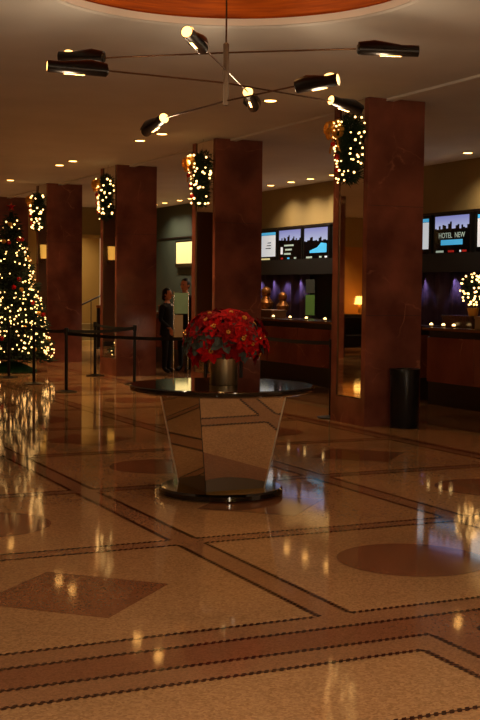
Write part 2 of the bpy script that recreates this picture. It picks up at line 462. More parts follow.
g4 = 'added unseen downlights over the near floor'  # unseen lamps added to light the foreground and the column fronts
for x, y in ((.3, 2.5), (3.8, 2.2), (-2.8, 3.5), (.3, -1.5), (7.2, 2.6), (3.8, -1.5)):
    downlight(x, y, 'unseen downlight added to brighten the near floor', g4, 205, 140, (255, 234, 204))

# ------------------------------------------------------------------ chandelier
ch = thing('mobile_chandelier', 'dark mobile chandelier with thin arms and eight tube lamps below the wooden dome', 'chandelier', (CX, CY+.1, H))
cz = lambda z: z-H
bm = B(); lathe(bm, [(.0101, cz(2.985)), (.022, cz(2.99)), (.022, cz(3.44)), (.012, cz(3.45))], 16); obj('stem', bm, M['steel'], ch)
bm = B(); tube(bm, [(0, 0, cz(3.45)), (0, 0, .62)], .007); obj('suspension_rod', bm, M['brass'], ch)
bm = B(); lathe(bm, [(.07, .58), (.07, .65)], 20); obj('ceiling_canopy', bm, M['steel'], ch)
def W(p): return Vector((p[0]-CX, p[1]-CY-.1, p[2]-H))
arms = [((3.07, 8.98, 3.377), (4.59, 7.77, 3.377)), ((2.86, 8.29, 3.153), (4.92, 8.72, 3.153)),
        ((3.32, 7.66, 3.25), (4.39, 9.18, 3.25)), ((3.74, 9.36, 3.02), (3.96, 7.52, 3.02))]
for a, b in arms:
    bm = B(); m_ = Vector((0, 0, cz(a[2]))); tube(bm, [W(a), m_, W(b)], .0065, 8); obj('arm', bm, M['brass'], ch)
def lamp(p0, p1, scoop=1, port=True, slit=True, rad=.042):
    """p0 open glowing end, p1 closed end"""
    p0, p1 = W(p0), W(p1); d = (p1-p0); L = d.length; d.normalize()
    q = d.to_track_quat('X', 'Z').to_matrix().to_4x4(); q.translation = p0
    e = bpy.data.objects.new('tube_lamp', None)  # placeholder replaced by shade mesh
    bm = B(); n = 24
    # tube wall, thin, open at p0
    prof = [(0, rad), (L*.96, rad), (L, rad*.8)]
    ro = []
    for x, r in [(0.0, rad-.004), (0.0, rad), (L*.55, rad), (L*.97, rad*1.02), (L, rad*.7)]:
        ro.append([bm.verts.new((x, r*math.cos(2*PI*k/n), r*math.sin(2*PI*k/n))) for k in range(n)])
    for a, b in zip(ro, ro[1:]):
        for k in range(n): bm.faces.new((a[k], a[(k+1) % n], b[(k+1) % n], b[k]))
    bm.faces.new(ro[-1])
    # curled half-shell hood hugging the tube and flaring outward
    xs = [(L*.30, rad*1.05), (L*.5, rad*1.35), (L*.72, rad*1.65), (L*.98, rad*1.25)]
    hr = []
    for x, r in xs:
        hr.append([bm.verts.new((x, scoop*r*math.sin(PI*k/12-PI/2)*1.0, r*math.cos(PI*k/12-PI/2))) for k in range(13)])
    for a, b in zip(hr, hr[1:]):
        for k in range(12): bm.faces.new((a[k], a[k+1], b[k+1], b[k]))
    bm.transform(q)
    sh = obj('lamp_shade', bm, M['lampblack'], ch, True)
    bm = B(); lathe(bm, [(rad*.9, 0), (rad*.9, .004)], 20); bm.transform(Matrix.Rotation(PI/2, 4, 'Y')); bm.transform(q @ Matrix.Translation((.004, 0, 0)))
    obj('bulb', bm, M['lampglow'], sh)
    if slit:
        bm = B(); box(bm, L*.28, L*.62, -.008, .008, -rad-.003, -rad+.004); bm.transform(q); obj('light_slot', bm, M['lampglow'], sh)
    if port:
        bm = B(); ball(bm, (L*.2, 0, rad*.95), .028, 12, (1.3, .8, .5)); bm.transform(q); obj('light_port', bm, M['lampglow'], sh)
    return sh
lamp((2.43, 8.35, 3.16), (2.86, 8.29, 3.15), 1, False)
lamp((2.78, 9.21, 3.40), (3.07, 8.98, 3.377), 1, True, False)
lamp((3.10, 7.42, 3.29), (3.32, 7.66, 3.24), -1, True)
lamp((4.39, 9.18, 3.25), (4.60, 9.50, 3.18), 1, False, True, .047)
lamp((3.74, 9.42, 3.02), (3.74, 9.85, 2.955), 1, False, True, .045)
lamp((4.16, 7.27, 3.045), (3.96, 7.51, 3.01), 1, True)
lamp((4.92, 8.72, 3.16), (5.25, 8.80, 3.11), 1, False)
lamp((5.02, 7.60, 3.37), (4.60, 7.77, 3.377), 1, False)
for x, y, z in ((2.6, 8.35, 3.3), (3.2, 7.5, 3.4), (4.45, 9.3, 3.35), (3.75, 9.6, 3.15), (4.1, 7.45, 3.2), (5.05, 8.75, 3.3), (4.8, 7.7, 3.5), (2.9, 9.1, 3.5)):
    light('chandelier_bulb', 'POINT', (x, y, z-.32), 9, (255, 222, 180), .04)
light('dome_glow', 'POINT', (CX, CY+.1, H+.18), 7, (255, 190, 110), .12)

# ------------------------------------------------------------------ table
TX, TY = 3.948, 8.68
tb = thing('pedestal_table', 'round black topped table on a mirrored tapering pedestal and black plinth', 'table', (TX, TY, 0))
bm = B(); lathe(bm, [(.47, 0), (.49, .012), (.49, .045), (.475, .06), (.02, .061)], 72); obj('plinth', bm, M['blackgloss'], tb, True)
def frustum(s0, s1, z0, z1, rz=0):
    bm = B(); v = []
    for s, z in ((s0, z0), (s1, z1)):
        for x, y in ((-1, -1), (1, -1), (1, 1), (-1, 1)):
            X, Y = x*s/2, y*s/2; v.append(bm.verts.new((X*math.cos(rz)-Y*math.sin(rz), X*math.sin(rz)+Y*math.cos(rz), z)))
    for f in ((0, 3, 2, 1), (4, 5, 6, 7), (0, 1, 5, 4), (1, 2, 6, 5), (2, 3, 7, 6), (3, 0, 4, 7)): bm.faces.new([v[i] for i in f])
    return bm
rz = math.radians(2)
obj('mirrored_pedestal', frustum(.51, .745, .0605, .80, rz), M['mirror'], tb)
for sx, sy in ((-1, -1), (1, -1), (1, 1), (-1, 1)):
    a = Vector((sx*.2555, sy*.2555, .062)); b = Vector((sx*.373, sy*.373, .80)); Rz = Matrix.Rotation(rz, 3, 'Z')
    bm = B(); tube(bm, [Rz @ a, Rz @ b], .006 if (sx, sy) != (-1, -1) else .003, 6); obj('edge_strip', bm, M['satin'] if (sx, sy) != (-1, -1) else M['rail'], tb)
bm = B(); lathe(bm, [(.55, .80), (.68, .806), (.722, .822), (.728, .84), (.728, .855), (.718, .863), (.02, .863)], 96); obj('tabletop', bm, M['blackgloss'], tb, True)

# vase
vz = .863; VX, VY = 3.955, 8.66
vs = thing('metal_vase', 'brushed champagne metal cylinder vase on the round black table', 'vase', (VX, VY, vz))
bm = B(); lathe(bm, [(.108, 0), (.112, .006), (.1055, .22), (.107, .225), (.102, .226), (.100, .19), (.02, .185)], 64); obj('body', bm, M['vase'], vs, True)
# poinsettias
pb = thing('poinsettia_bouquet', 'large red poinsettia bouquet with grey leaves and gold tips in the metal vase', 'flowers', (VX, VY, vz+.19))
def petal_ring(bm, n, r0, w, L, lift, ph):
    for k in range(n):
        a = 2*PI*k/n+ph+R.uniform(-.12, .12); c, s = math.cos(a), math.sin(a); LL = L*R.uniform(.85, 1.1); cu = R.uniform(.6, 1.2)
        P = [(r0, 0, 0), (LL*.35, w*.5, lift*.4), (LL*.7, w*.42, lift*.75*cu), (LL, 0, lift*.5*cu), (LL*.7, -w*.42, lift*.75*cu), (LL*.35, -w*.5, lift*.4)]
        mid = [(LL*.35, 0, lift*.4-.006), (LL*.7, 0, lift*.75*cu-.006)]
        vv = [bm.verts.new((x*c-y*s, x*s+y*c, z)) for x, y, z in P]; mm = [bm.verts.new((x*c-y*s, x*s+y*c, z)) for x, y, z in mid]
        for f in ((vv[0], vv[1], mm[0]), (vv[1], vv[2], mm[1], mm[0]), (vv[2], vv[3], mm[1]), (vv[3], vv[4], mm[1]), (vv[4], vv[5], mm[0], mm[1]), (vv[5], vv[0], mm[0])): bm.faces.new(f)
blooms = []
for v in range(3):
    bm = B(); petal_ring(bm, 7, .006, .055, .105, .02, 0); petal_ring(bm, 5, .006, .04, .07, .035, .5)
    me = bpy.data.meshes.new('bloom'); bm.to_mesh(me); bm.free(); me.materials.append(M['petal'] if v < 2 else M['petal2'])
    blooms.append(me)
bm = B(); petal_ring(bm, 5, .01, .06, .12, -.01, 0); lfm = bpy.data.meshes.new('leafcluster'); bm.to_mesh(lfm); bm.free(); lfm.materials.append(M['leafgrey'])
bm = B()
for k in range(6): ball(bm, (.012*math.cos(k), .012*math.sin(k), .012), .007, 6)
cym = bpy.data.meshes.new('cyathia'); bm.to_mesh(cym); bm.free(); cym.materials.append(M['gold'])
def put(me, name, p, nrm, parent, s=1):
    o = bpy.data.objects.new(name, me); C.objects.link(o); o.parent = parent; o.location = p
    o.rotation_mode = 'QUATERNION'; q = Vector(nrm).to_track_quat('Z', 'Y'); o.rotation_quaternion = q @ Euler((0, 0, R.uniform(0, 6))).to_quaternion(); o.scale = (s, s, s); return o
N = 62
stems = B()
for k in range(N):
    u = (k+.5)/N; z = 1-1.6*u; a = k*2.39996; rr = math.sqrt(max(0, 1-z*z))
    d = Vector((rr*math.cos(a), rr*math.sin(a), z))
    sc_ = R.uniform(.86, 1.0)
    p = Vector((d.x*.32, d.y*.32, .17+d.z*.205))*1; p.x *= sc_; p.y *= sc_; 
    if p.z < .05 and math.hypot(p.x, p.y) < .2: p.z = .05
    nrm = (d+Vector((R.uniform(-.3, .3), R.uniform(-.3, .3), .25+R.uniform(-.2, .2))))
    b = put(R.choice(blooms), 'poinsettia_bloom', p, nrm, pb, R.uniform(.85, 1.15))
    if k % 2 == 0:
        c = bpy.data.objects.new('flower_centre', cym); C.objects.link(c); c.parent = b; c.location = (0, 0, .012)
    tube(stems, [(p.x*.12, p.y*.12, .004), (p.x*.4, p.y*.4, .02), (p.x*.98, p.y*.98, p.z-.005)], .004, 5)
obj('stems', stems, M['needle_back'], pb)
for k in range(40):
    a = R.uniform(0, 2*PI); z = R.uniform(-.4, .6); rr = math.sqrt(1-z*z)
    d = Vector((rr*math.cos(a), rr*math.sin(a), z)); p = Vector((d.x*.31, d.y*.31, .17+d.z*.19))
    put(lfm, 'leaf_spray', p, d+Vector((0, 0, .2)), pb, R.uniform(.8, 1.2))
bm = B()
for k in range(10):
    a = R.uniform(0, 2*PI); z = R.uniform(0, .9); rr = math.sqrt(1-z*z); ball(bm, (rr*math.cos(a)*.33, rr*math.sin(a)*.33, .17+z*.19), .012, 8)
o = obj('gold_berries', bm, mat('gold_berry', (240, 200, 130), .15, .8), pb, True)

# ------------------------------------------------------------------ bin
t = thing('waste_bin', 'black round waste bin standing against the nearest marble column', 'bin', (7.88, 12.09, 0))
bm = B(); lathe(bm, [(.165, 0), (.17, .01), (.176, .63)], 48); obj('body', bm, M['binblack'], t, True)
bm = B(); lathe(bm, [(.18, .625), (.182, .68), (.175, .70), (.11, .70), (.1, .66), (.02, .65)], 48); obj('rim', bm, M['blackmetal'], t, True)

# ------------------------------------------------------------------ stanchions and belts
def stanchion(x, y, label):
    t = thing('belt_stanchion', label, 'stanchion', (x, y, 0), 0, 'black queue stanchions')
    if not ST:
        bm = B(); lathe(bm, [(.17, 0), (.17, .012), (.06, .028), (.03, .035)], 32); ST.append(obj('base', bm, M['blackmetal'], t, True))
        bm = B(); lathe(bm, [(.026, .03), (.026, .92)], 16); ST.append(obj('post', bm, M['blackmetal'], t, True))
        bm = B(); lathe(bm, [(.034, .90), (.034, .99), (.028, 1.0)], 16); ST.append(obj('belt_head', bm, M['blackmetal'], t, True))
    else:
        for c in ST:
            d = c.copy(); C.objects.link(d); d.parent = t
    return t
ST = []
def belt(a, b, z, label):
    a = Vector((*a, z)); b = Vector((*b, z)); d = (b-a).normalized(); a += d*.035; b -= d*.035; n = Vector((-d.y, d.x, 0))*.0015
    bm = B(); K = 8; rows = []
    for k in range(K+1):
        t_ = k/K; p = a.lerp(b, t_); p.z -= .03*4*t_*(1-t_)
        rows.append([bm.verts.new(p+n+Vector((0, 0, .025))), bm.verts.new(p-n+Vector((0, 0, .025))), bm.verts.new(p-n-Vector((0, 0, .025))), bm.verts.new(p+n-Vector((0, 0, .025)))])
    for r, s in zip(rows, rows[1:]):
        for i in range(4): bm.faces.new((r[i], r[(i+1) % 4], s[(i+1) % 4], s[i]))
    bm.faces.new(rows[0]); bm.faces.new(rows[-1])
    o = obj('queue_belt', bm, M['belt']); tag(o, label, 'belt', 'retractable queue belts'); return o
S = {'a': (5.6, 18.16), 'b': (5.56, 19.86), 'c': (5.53, 21.4), 'd': (7.15, 21.4), 'e': (7.15, 19.3), 'f': (7.6, 13.36), 'g': (6.95, 15.85), 'h': (7.8, 16.45)}
stanchion(*S['a'], 'nearest left stanchion, in front of the tall column beside the Christmas tree')
stanchion(*S['b'], 'stanchion before the lower right branches of the Christmas tree')
stanchion(*S['c'], 'leftmost stanchion in front of the tree base')
stanchion(*S['d'], 'stanchion in front of the lit doorway between the far columns')
stanchion(*S['e'], 'stanchion before the column left of the standing people')
stanchion(*S['f'], 'stanchion standing just left of the nearest mirror column')
stanchion(*S['g'], 'stanchion mostly hidden behind the poinsettia table')
stanchion(*S['h'], 'stanchion against the marble column behind the vase')
belt(S['a'], S['b'], .95, 'black belt between the nearest left stanchion and the one before the tree')
belt(S['b'], S['c'], .95, 'black belt between the two stanchions before the tree')
belt(S['a'], S['e'], .95, 'black belt crossing in front of the two far columns')
belt(S['a'], S['g'], .91, 'black belt running from the left stanchion towards the vase table')
belt(S['d'], S['e'], .95, 'short black belt beside the third mirror column')
belt(S['f'], S['h'], .95, 'black belt between the vase column and the nearest column')

# ------------------------------------------------------------------ garland swags on the mirrors
def needles(bm, c, rad, count, ln, squash=(1, 1, 1), inward=.75):
    for k in range(count):
        d = Vector((R.gauss(0, 1), R.gauss(0, 1), R.gauss(0, 1))).normalized()
        rr = rad*R.uniform(inward, 1)
        p = Vector(c)+Vector((d.x*rr*squash[0], d.y*rr*squash[1], d.z*rr*squash[2]))
        q = (d+Vector((R.uniform(-.7, .7), R.uniform(-.7, .7), R.uniform(-.7, .7)))).normalized()
        s = q.cross(Vector((R.uniform(-1, 1), R.uniform(-1, 1), R.uniform(-1, 1)))).normalized()*ln*.13
        a = bm.verts.new(p-s); b = bm.verts.new(p+s); e = bm.verts.new(p+q*ln); bm.faces.new((a, b, e))
        f = q.cross(s).normalized()*ln*.13
        a = bm.verts.new(p-f); b = bm.verts.new(p+f); e = bm.verts.new(p+q*ln*.9); bm.faces.new((a, b, e))
bm = B(); ball(bm, (0, 0, 0), 1, 6); BULB = bpy.data.meshes.new('bulb'); bm.to_mesh(BULB); bm.free(); BULB.materials.append(M['bulb'])
BULB2 = BULB.copy(); BULB2.materials[0] = M['bulb2']
def swag(x, y, zt, zb, label, nb, br, bulbmesh=None):
    t = thing('garland_swag', label, 'garland', (x, y, zb), 0, 'lit pine swags hanging on the mirrors')
    Hh = zt-zb; bm = B()
    for k in range(5):
        u = k/4; needles(bm, (0, 0, Hh*(.88-.72*u)), .24-.06*u, 420, .07, (.55, 1.05, .6), .2)
    obj('pine_foliage', bm, M['needle'], t)
    bm = B(); tube(bm, [(.0, 0, Hh*.8), (.03, 0, H-.01-zb)], .004, 6); obj('hanging_wire', bm, M['chrome'], t)
    # gold bow with loops and tails
    bm = B(); cy = .14; cz_ = Hh*.80
    for sgn in (-1, 1):
        for k in range(2):
            pts = []
            for i in range(11):
                a = 2*PI*i/10; pts.append(Vector((-.13-.03*k, cy+sgn*.17*(1-math.cos(a))/2, cz_+.075*math.sin(a)+.06*k)))
            for i in range(10):
                p, q = pts[i], pts[i+1]; w = Vector((.03, 0, .012))
                bm.faces.new([bm.verts.new(v) for v in (p-w, p+w, q+w, q-w)])
    for sgn in (-1, 1):
        for i in range(4):
            p = Vector((-.13, cy+sgn*.03*i, cz_-.06*i)); q = Vector((-.13+.01*(i % 2), cy+sgn*.03*(i+1), cz_-.06*(i+1))); w = Vector((0, .022, .008))
            bm.faces.new([bm.verts.new(v) for v in (p-w, p+w, q+w, q-w)])
    ball(bm, (-.15, cy, cz_), .03, 8)
    bw = obj('gold_bow', bm, M['gold'], t)
    md = bw.modifiers.new('thick', 'SOLIDIFY'); md.thickness = .004
    for k in range(3):
        bm = B(); ball(bm, (-.14, .14-.05*k+R.uniform(-.02, .02), Hh*(.62-.2*k)), .034, 10); obj('red_bauble', bm, M['red'], t, True)
    for k in range(nb):
        u = R.random(); a = R.uniform(PI*.55, PI*1.75); rr = .25-.07*u
        z = Hh*(.98-.93*u)
        c = bpy.data.objects.new('fairy_light', BULB); C.objects.link(c); c.parent = t
        c.location = (rr*.62*math.cos(a)-.02, rr*1.12*math.sin(a), z); s = br*R.uniform(.7, 1.15); c.scale = (s, s, s)
swag(7.30, 12.46, 3.64, 2.86, 'largest lit pine swag with gold bow, on the nearest mirror column', 60, .0125)
swag(7.30, 16.86, 3.64, 2.84, 'lit pine swag with gold bow on the column behind the vase', 50, .016)
swag(7.30, 21.22, 3.64, 2.84, 'lit pine swag on the column left of the standing people', 44, .018)
swag(7.30, 25.75, 3.64, 2.84, 'lit pine swag on the column beside the Christmas tree', 40, .02)

# ------------------------------------------------------------------ Christmas tree
tr = thing('christmas_tree', 'tall Christmas tree covered in warm lights at the left edge', 'tree', (6.02, 23.1, 0))
TH = 3.12
def trad(z): return .76*min(1, (1-(z-.35)/(TH-.3)))**.8 if z < TH else .02
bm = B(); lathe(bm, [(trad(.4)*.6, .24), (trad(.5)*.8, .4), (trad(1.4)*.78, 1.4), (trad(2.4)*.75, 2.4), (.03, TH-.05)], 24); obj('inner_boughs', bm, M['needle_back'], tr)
bm = B()
for k in range(9000):
    u = R.random(); z = .2+(TH-.22)*(1-math.sqrt(u)); a = R.uniform(0, 2*PI)
    lay = 1+.14*math.sin(z*17+2*math.sin(a*3)); r = trad(z)*R.uniform(.72, 1.0)*lay
    p = Vector((r*math.cos(a), r*math.sin(a), z)); q = (Vector((math.cos(a), math.sin(a), R.uniform(-.5, .5)))+Vector((R.uniform(-.6, .6), R.uniform(-.6, .6), 0))).normalized()
    ln = .11*R.uniform(.6, 1.1); s = q.cross(Vector((R.uniform(-1, 1), R.uniform(-1, 1), R.uniform(-1, 1)))).normalized()*.016
    bm.faces.new([bm.verts.new(v) for v in (p-s, p+s, p+q*ln)])
fo = obj('pine_foliage', bm, M['needle'], tr)
bm = B(); lathe(bm, [(.07, .02), (.06, .5)], 12); obj('trunk', bm, M['rail'], tr)
bm = B(); lathe(bm, [(.5, .0), (.48, .03), (.2, .16), (.08, .2)], 32); obj('tree_skirt', bm, M['skirt'], tr, True)
bm = B(); ball(bm, (0, 0, TH+.05), .045, 8); 
for k in range(5):
    a = 2*PI*k/5+PI/2; tube(bm, [(0, 0, TH+.05), (.1*math.cos(a)*.9, -.1*math.cos(a)*.42, TH+.05+.1*math.sin(a))], [.03, .004], 5)
obj('tree_star', bm, M['red'], tr)
def surf(z, a, f=1.02): r = trad(z)*f; return (r*math.cos(a), r*math.sin(a), z)
rest = B()
for k in range(330):
    u = R.random(); z = .22+(TH-.24)*(1-math.sqrt(u)); a = R.uniform(PI*.95, PI*2.08); s = R.uniform(.010, .019); p = surf(z, a, R.uniform(.9, 1.12))
    if k < 100:
        s = max(s, .015)
        c = bpy.data.objects.new('fairy_light', BULB2); C.objects.link(c); c.parent = tr; c.location = p; c.scale = (s, s, s)
    else: ball(rest, p, s, 6)
for k in range(110):
    u = R.random(); z = .4+(TH-.45)*(1-math.sqrt(u)); a = R.uniform(-.1, PI*.95); ball(rest, surf(z, a, R.uniform(.9, 1.1)), R.uniform(.011, .02), 6)
o = obj('fairy_light_strings', rest, M['bulb2'], tr); o['kind'] = 'stuff'
for k in range(26):
    z = .45+2.4*R.random()**1.2; a = R.uniform(PI, PI*2.05); bm = B(); ball(bm, surf(z, a, 1.03), .045, 10)
    obj('bauble', bm, M['red'] if k % 2 else M['gold'], tr, True)

# ------------------------------------------------------------------ reception counters
def counter(y0, y1, label):
    t = thing('reception_counter', label, 'counter', (9.8, y0, 0), 0, 'reception counters'); L = y1-y0
    obj('worktop', bx(0, .75, 0, L, 1.06, 1.11, bev=.008), M['ctop'], t)
    obj('worktop_edge', bx(-.012, 0, 0, L, 1.068, 1.10), M['ctopedge'], t)
    obj('shadow_gap', bx(.10, .7, .02, L-.02, .97, 1.06), M['dk'], t)
    k = max(1, round(L/1.15)); w = (L-.06)/k
    for i in range(k):
        obj('front_panel', bx(.06, .66, .03+i*w+.006, .03+(i+1)*w-.006, .33, .97, bev=.006), M['marble_low'], t)
    obj('kick_base', bx(.10, .66, .02, L-.02, 0, .33), M['dk'], t)
    return t
counter(11.2, 14.60, 'red marble reception counter at the right edge with the lit topiary')
counter(15.1, 20.85, 'red marble reception counter seen between the vase column and the nearest column')
counter(21.4, 27.6, 'far red marble reception counter behind the two people')
for y, lb in ((14.5, 'tea light at the counter end beside the nearest column'), (14.2, 'tea light second from the end on the right counter'), (13.95, 'tea light in front of the low box on the right counter'),
              (19.5, 'tea light nearest the poinsettias on the middle counter'), (18.85, 'tea light second from the left on the middle counter'),
              (18.25, 'tea light third from the left on the middle counter'), (17.6, 'tea light nearest the mirror column on the middle counter')):
    t = thing('tea_light', lb, 'candle', (9.88, y, 1.11), 0, 'tea lights along the counter edges')
    bm = B(); lathe(bm, [(.028, 0), (.034, .028), (.034, .03)], 16); obj('holder', bm, M['ctopedge'], t)
    bm = B(); ball(bm, (0, 0, .04), .026, 8, (1, 1, .8)); obj('flame_glow', bm, M['candle'], t)
# boxes and lit topiary on right counter
def lidbox(x, y0, y1, h, label, cat='box', name='low_box', m='tan', d=.3):
    t = thing(name, label, cat, (x, y0, 1.11), 0); L = y1-y0
    obj('box_body', bx(0, d, 0, L, 0, h*.78, bev=.004), M[m], t); obj('lid', bx(-.01, d+.01, -.01, L+.01, h*.78, h, bev=.004), M[m], t); return t
lidbox(10.1, 13.83, 14.55, .17, 'longer tan box on the right counter beside the topiary', m='ctop')
lidbox(10.05, 13.2, 13.70, .17, 'tan box under the topiary at the right edge', m='tan')
lidbox(10.1, 20.0, 20.62, .14, 'tan box on the middle counter behind the poinsettias')
lidbox(10.05, 25.1, 25.6, .15, 'pale tan box on the far counter beside the third column', m='shade' if False else 'tan')
tp = thing('lit_topiary', 'round topiary ball covered in warm lights on the right counter', 'topiary', (10.35, 14.0, 1.28))
tp.location = (10.2, 13.95, 1.28); tp.scale = (1.12, 1.12, 1.12)
bm = B(); lathe(bm, [(.055, 0), (.075, .1), (.07, .1), (.03, .09)], 20); obj('pot', bm, M['gold'], tp)
bm = B(); lathe(bm, [(.012, .08), (.012, .25)], 8); obj('stem', bm, M['rail'], tp)
bm = B(); needles(bm, (0, 0, .33), .15, 900, .05, (1, 1, 1.15), .3); obj('foliage', bm, M['needle'], tp)
for k in range(60):
    d = Vector((R.gauss(0, 1), R.gauss(0, 1), R.gauss(0, 1))).normalized(); 
    if d.y > .5: d.y *= -1
    c = bpy.data.objects.new('fairy_light', BULB); C.objects.link(c); c.parent = tp; c.location = (d.x*.17, d.y*.17, .33+d.z*.2); s = .0125; c.scale = (s, s, s)

# ------------------------------------------------------------------ back wall screens
def letters(txt, h, m, parent, name, y, z, x):
    cu = bpy.data.curves.new(name, 'FONT'); cu.body = txt; cu.size = h; cu.extrude = .001; cu.align_x = 'CENTER'
    tmp = bpy.data.objects.new(name, cu); C.objects.link(tmp)
    dg = bpy.context.evaluated_depsgraph_get(); me = bpy.data.meshes.new_from_object(tmp.evaluated_get(dg)); bpy.data.objects.remove(tmp)
    me.materials.clear(); me.materials.append(m)
    o = bpy.data.objects.new(name, me); C.objects.link(o); o.parent = parent
    o.rotation_euler = (PI/2, 0, -PI/2); o.location = (x, y, z)
    return o
def screen(y0, y1, kind, label):
    """y0 near edge, y1 far edge; wall face x=12.4; screen hangs at 12.33"""
    z0, z1 = 2.34, 2.95
    t = thing('wall_screen', label, 'screen', (12.33, (y0+y1)/2, z0), 0, 'screens above the counter'); w = (y1-y0)/2; h = z1-z0
    obj('bezel', bx(0, .07, -w-.045, w+.045, -.08, h+.03, bev=.006), M['blackmetal'], t)
    obj('display', bx(-.003, 0, -w, w, -.04, h), M['scrblack'], t)
    X = -.005
    def pane(name, a, b, c, d, m): return obj(name, bx(X, -.0035, a*w, b*w, c*h, d*h), m, t)
    if kind == 'city' or kind == 'news':
        bm = B()  # sky with jagged skyline cut
        pts = []; ys = 18
        for i in range(ys+1):
            u = -1+2*i/ys; hgt = .60+(.07 if i % 3 == 0 else 0)+(.12 if i in (5, 9, 10, 13) else 0)+(R.uniform(0, .04))
            pts.append((u*w*.97, hgt*h))
        for (a, za), (b, zb_) in zip(pts, pts[1:]):
            vv = [bm.verts.new((X, q, r)) for q, r in ((a, za), (b, za), (b, .98*h), (a, .98*h))]; bm.faces.new(vv)
        obj('sky_image', bm, M['sky'], t)
    if kind == 'city':
        pane('cyan_bar', -.62, .62, .15, .30, M['cyan']); letters('HOTEL  NEW', .13, M['scrtext'], t, 'screen_words', 0, .355*h, X-.002)
    if kind == 'news':
        for k, (a, b) in enumerate(((.5, -.35), (.4, -.2), (.5, -.1))):
            pane('text_line', b, a, .40-.15*k, .46-.15*k, M['scrtext'])
        pane('white_mark', .62, .82, .12, .38, M['white'])
    if kind == 'wave':
        bm = B(); vv = [bm.verts.new((X, a*w, c*h)) for a, c in ((-.9, .12), (-.9, .42), (-.45, .46), (-.1, .30), (.5, .2), (.5, .12))]; bm.faces.new(vv); obj('cyan_wave', bm, M['cyan'], t)
        bm = B(); pts = []
        for i in range(17):
            u = -1+i/8; pts.append((u*w*.97, (.52+(.1 if i in (4, 5, 10, 11) else 0)+R.uniform(0, .05))*h))
        for (a, za), (b, zb_) in zip(pts, pts[1:]): bm.faces.new([bm.verts.new((X, q, r)) for q, r in ((a, za), (b, za), (b, .98*h), (a, .98*h))])
        obj('sky_image', bm, M['sky'], t)
    if kind == 'page':
        pane('white_page', -.95, .95, .06, .84, M['white']); pane('page_header', -.95, .95, .85, .95, M['cyan'])
        for k in range(3): pane('text_line', -.5, -.15+.1*k, .55-.1*k, .58-.1*k, M['scrblack']).location.x = -.002
    if kind == 'yellow':
        pane('pale_page', -.94, .94, .04, .96, M['paleyel'])
    if kind in ('city', 'news', 'wave', 'page'):
        marks = {'city': ((.9, .45, 'scrtext'), (.2, -.15, 'scrred'), (-.45, -.55, 'white'), (-.6, -.85, 'scrred')), 'news': ((.8, .6, 'scrred'), (.2, .0, 'cyan'), (-.4, -.6, 'scrtext')),
                 'wave': ((.8, .3, 'scrtext'), (-.3, -.5, 'scrtext'), (-.75, -.95, 'white')), 'page': ((.5, -.4, 'paleyel'),)}[kind]
        for a, b, m in marks: obj('ticker_mark', bx(X, -.0035, b*w, a*w, -.035, .0), M[m], t)
    return t
screen(15.9, 16.80, 'page', 'white page screen cut off by the right edge of the photo')
screen(17.0, 18.04, 'city', 'city skyline screen with cyan bar and words on the right wall')
screen(18.2, 19.2, 'page', 'white page screen partly hidden by the right side of the nearest column')
screen(21.88, 22.92, 'wave', 'skyline screen with a cyan wave beside the nearest column')
screen(23.06, 24.10, 'news', 'skyline screen with text lines, middle of the left three')
screen(24.24, 25.22, 'page', 'white page screen beside the marble column behind the vase')
o = screen(28.95, 30.15, 'yellow', 'pale yellow screen on the dark wall behind the two people'); o.location.z -= .06

# violet curtains below the screens
def curtain(y0, y1, label):
    bm = B(); K = int((y1-y0)*24); lo, hi = [], []
    for k in range(K+1):
        y = y0+(y1-y0)*k/K; x = 12.3+.035*math.sin(k*PI/5)+.012*math.sin(k*1.7); lo.append(bm.verts.new((x, y, .95))); hi.append(bm.verts.new((x, y, 1.96)))
    for k in range(K): bm.faces.new((lo[k], lo[k+1], hi[k+1], hi[k]))
    o = obj('curtain', bm, M['curtain'], None, True); tag(o, label, 'curtain', 'violet curtains behind the counter')
    md = o.modifiers.new('thick', 'SOLIDIFY'); md.thickness = .006
curtain(22.6, 25.9, 'violet lit curtain behind the middle counter'); curtain(16.6, 18.9, 'dim violet curtain behind the right counter')
for y in (22.95, 23.55, 24.2, 24.9, 25.4): light('curtain_spot', 'SPOT', (12.16, y, 1.94), 8, (214, 196, 255), .02, None, 75, .9, target=(12.32, y, 1.2))
for y in (17.3, 18.25): light('curtain_spot', 'SPOT', (12.16, y, 1.94), 5, (214, 196, 255), .02, None, 75, .9, target=(12.32, y, 1.2))
# back worktop
t = thing('back_worktop', 'dark worktop along the wall behind the counters', 'worktop', (11.85, 11, 0))
obj('top', bx(0, .5, 0, 16, .9, .95), M['dk'], t); obj('cabinet', bx(.04, .5, 0, 16, 0, .9), M['darkwall'], t)
# green glass panel
t = thing('glass_panel', 'tall narrow green glass panel right of the violet curtain', 'panel', (12.1, 22.2, .95))
obj('upper_pane', bx(-.01, .01, -.18, .18, .62, .90), M['leafgrey'], t); obj('lower_pane', bx(-.01, .01, -.18, .18, .16, .58), M['green'], t); obj('panel_foot', bx(-.05, .05, -.19, .19, 0, .16), M['dk'], t)
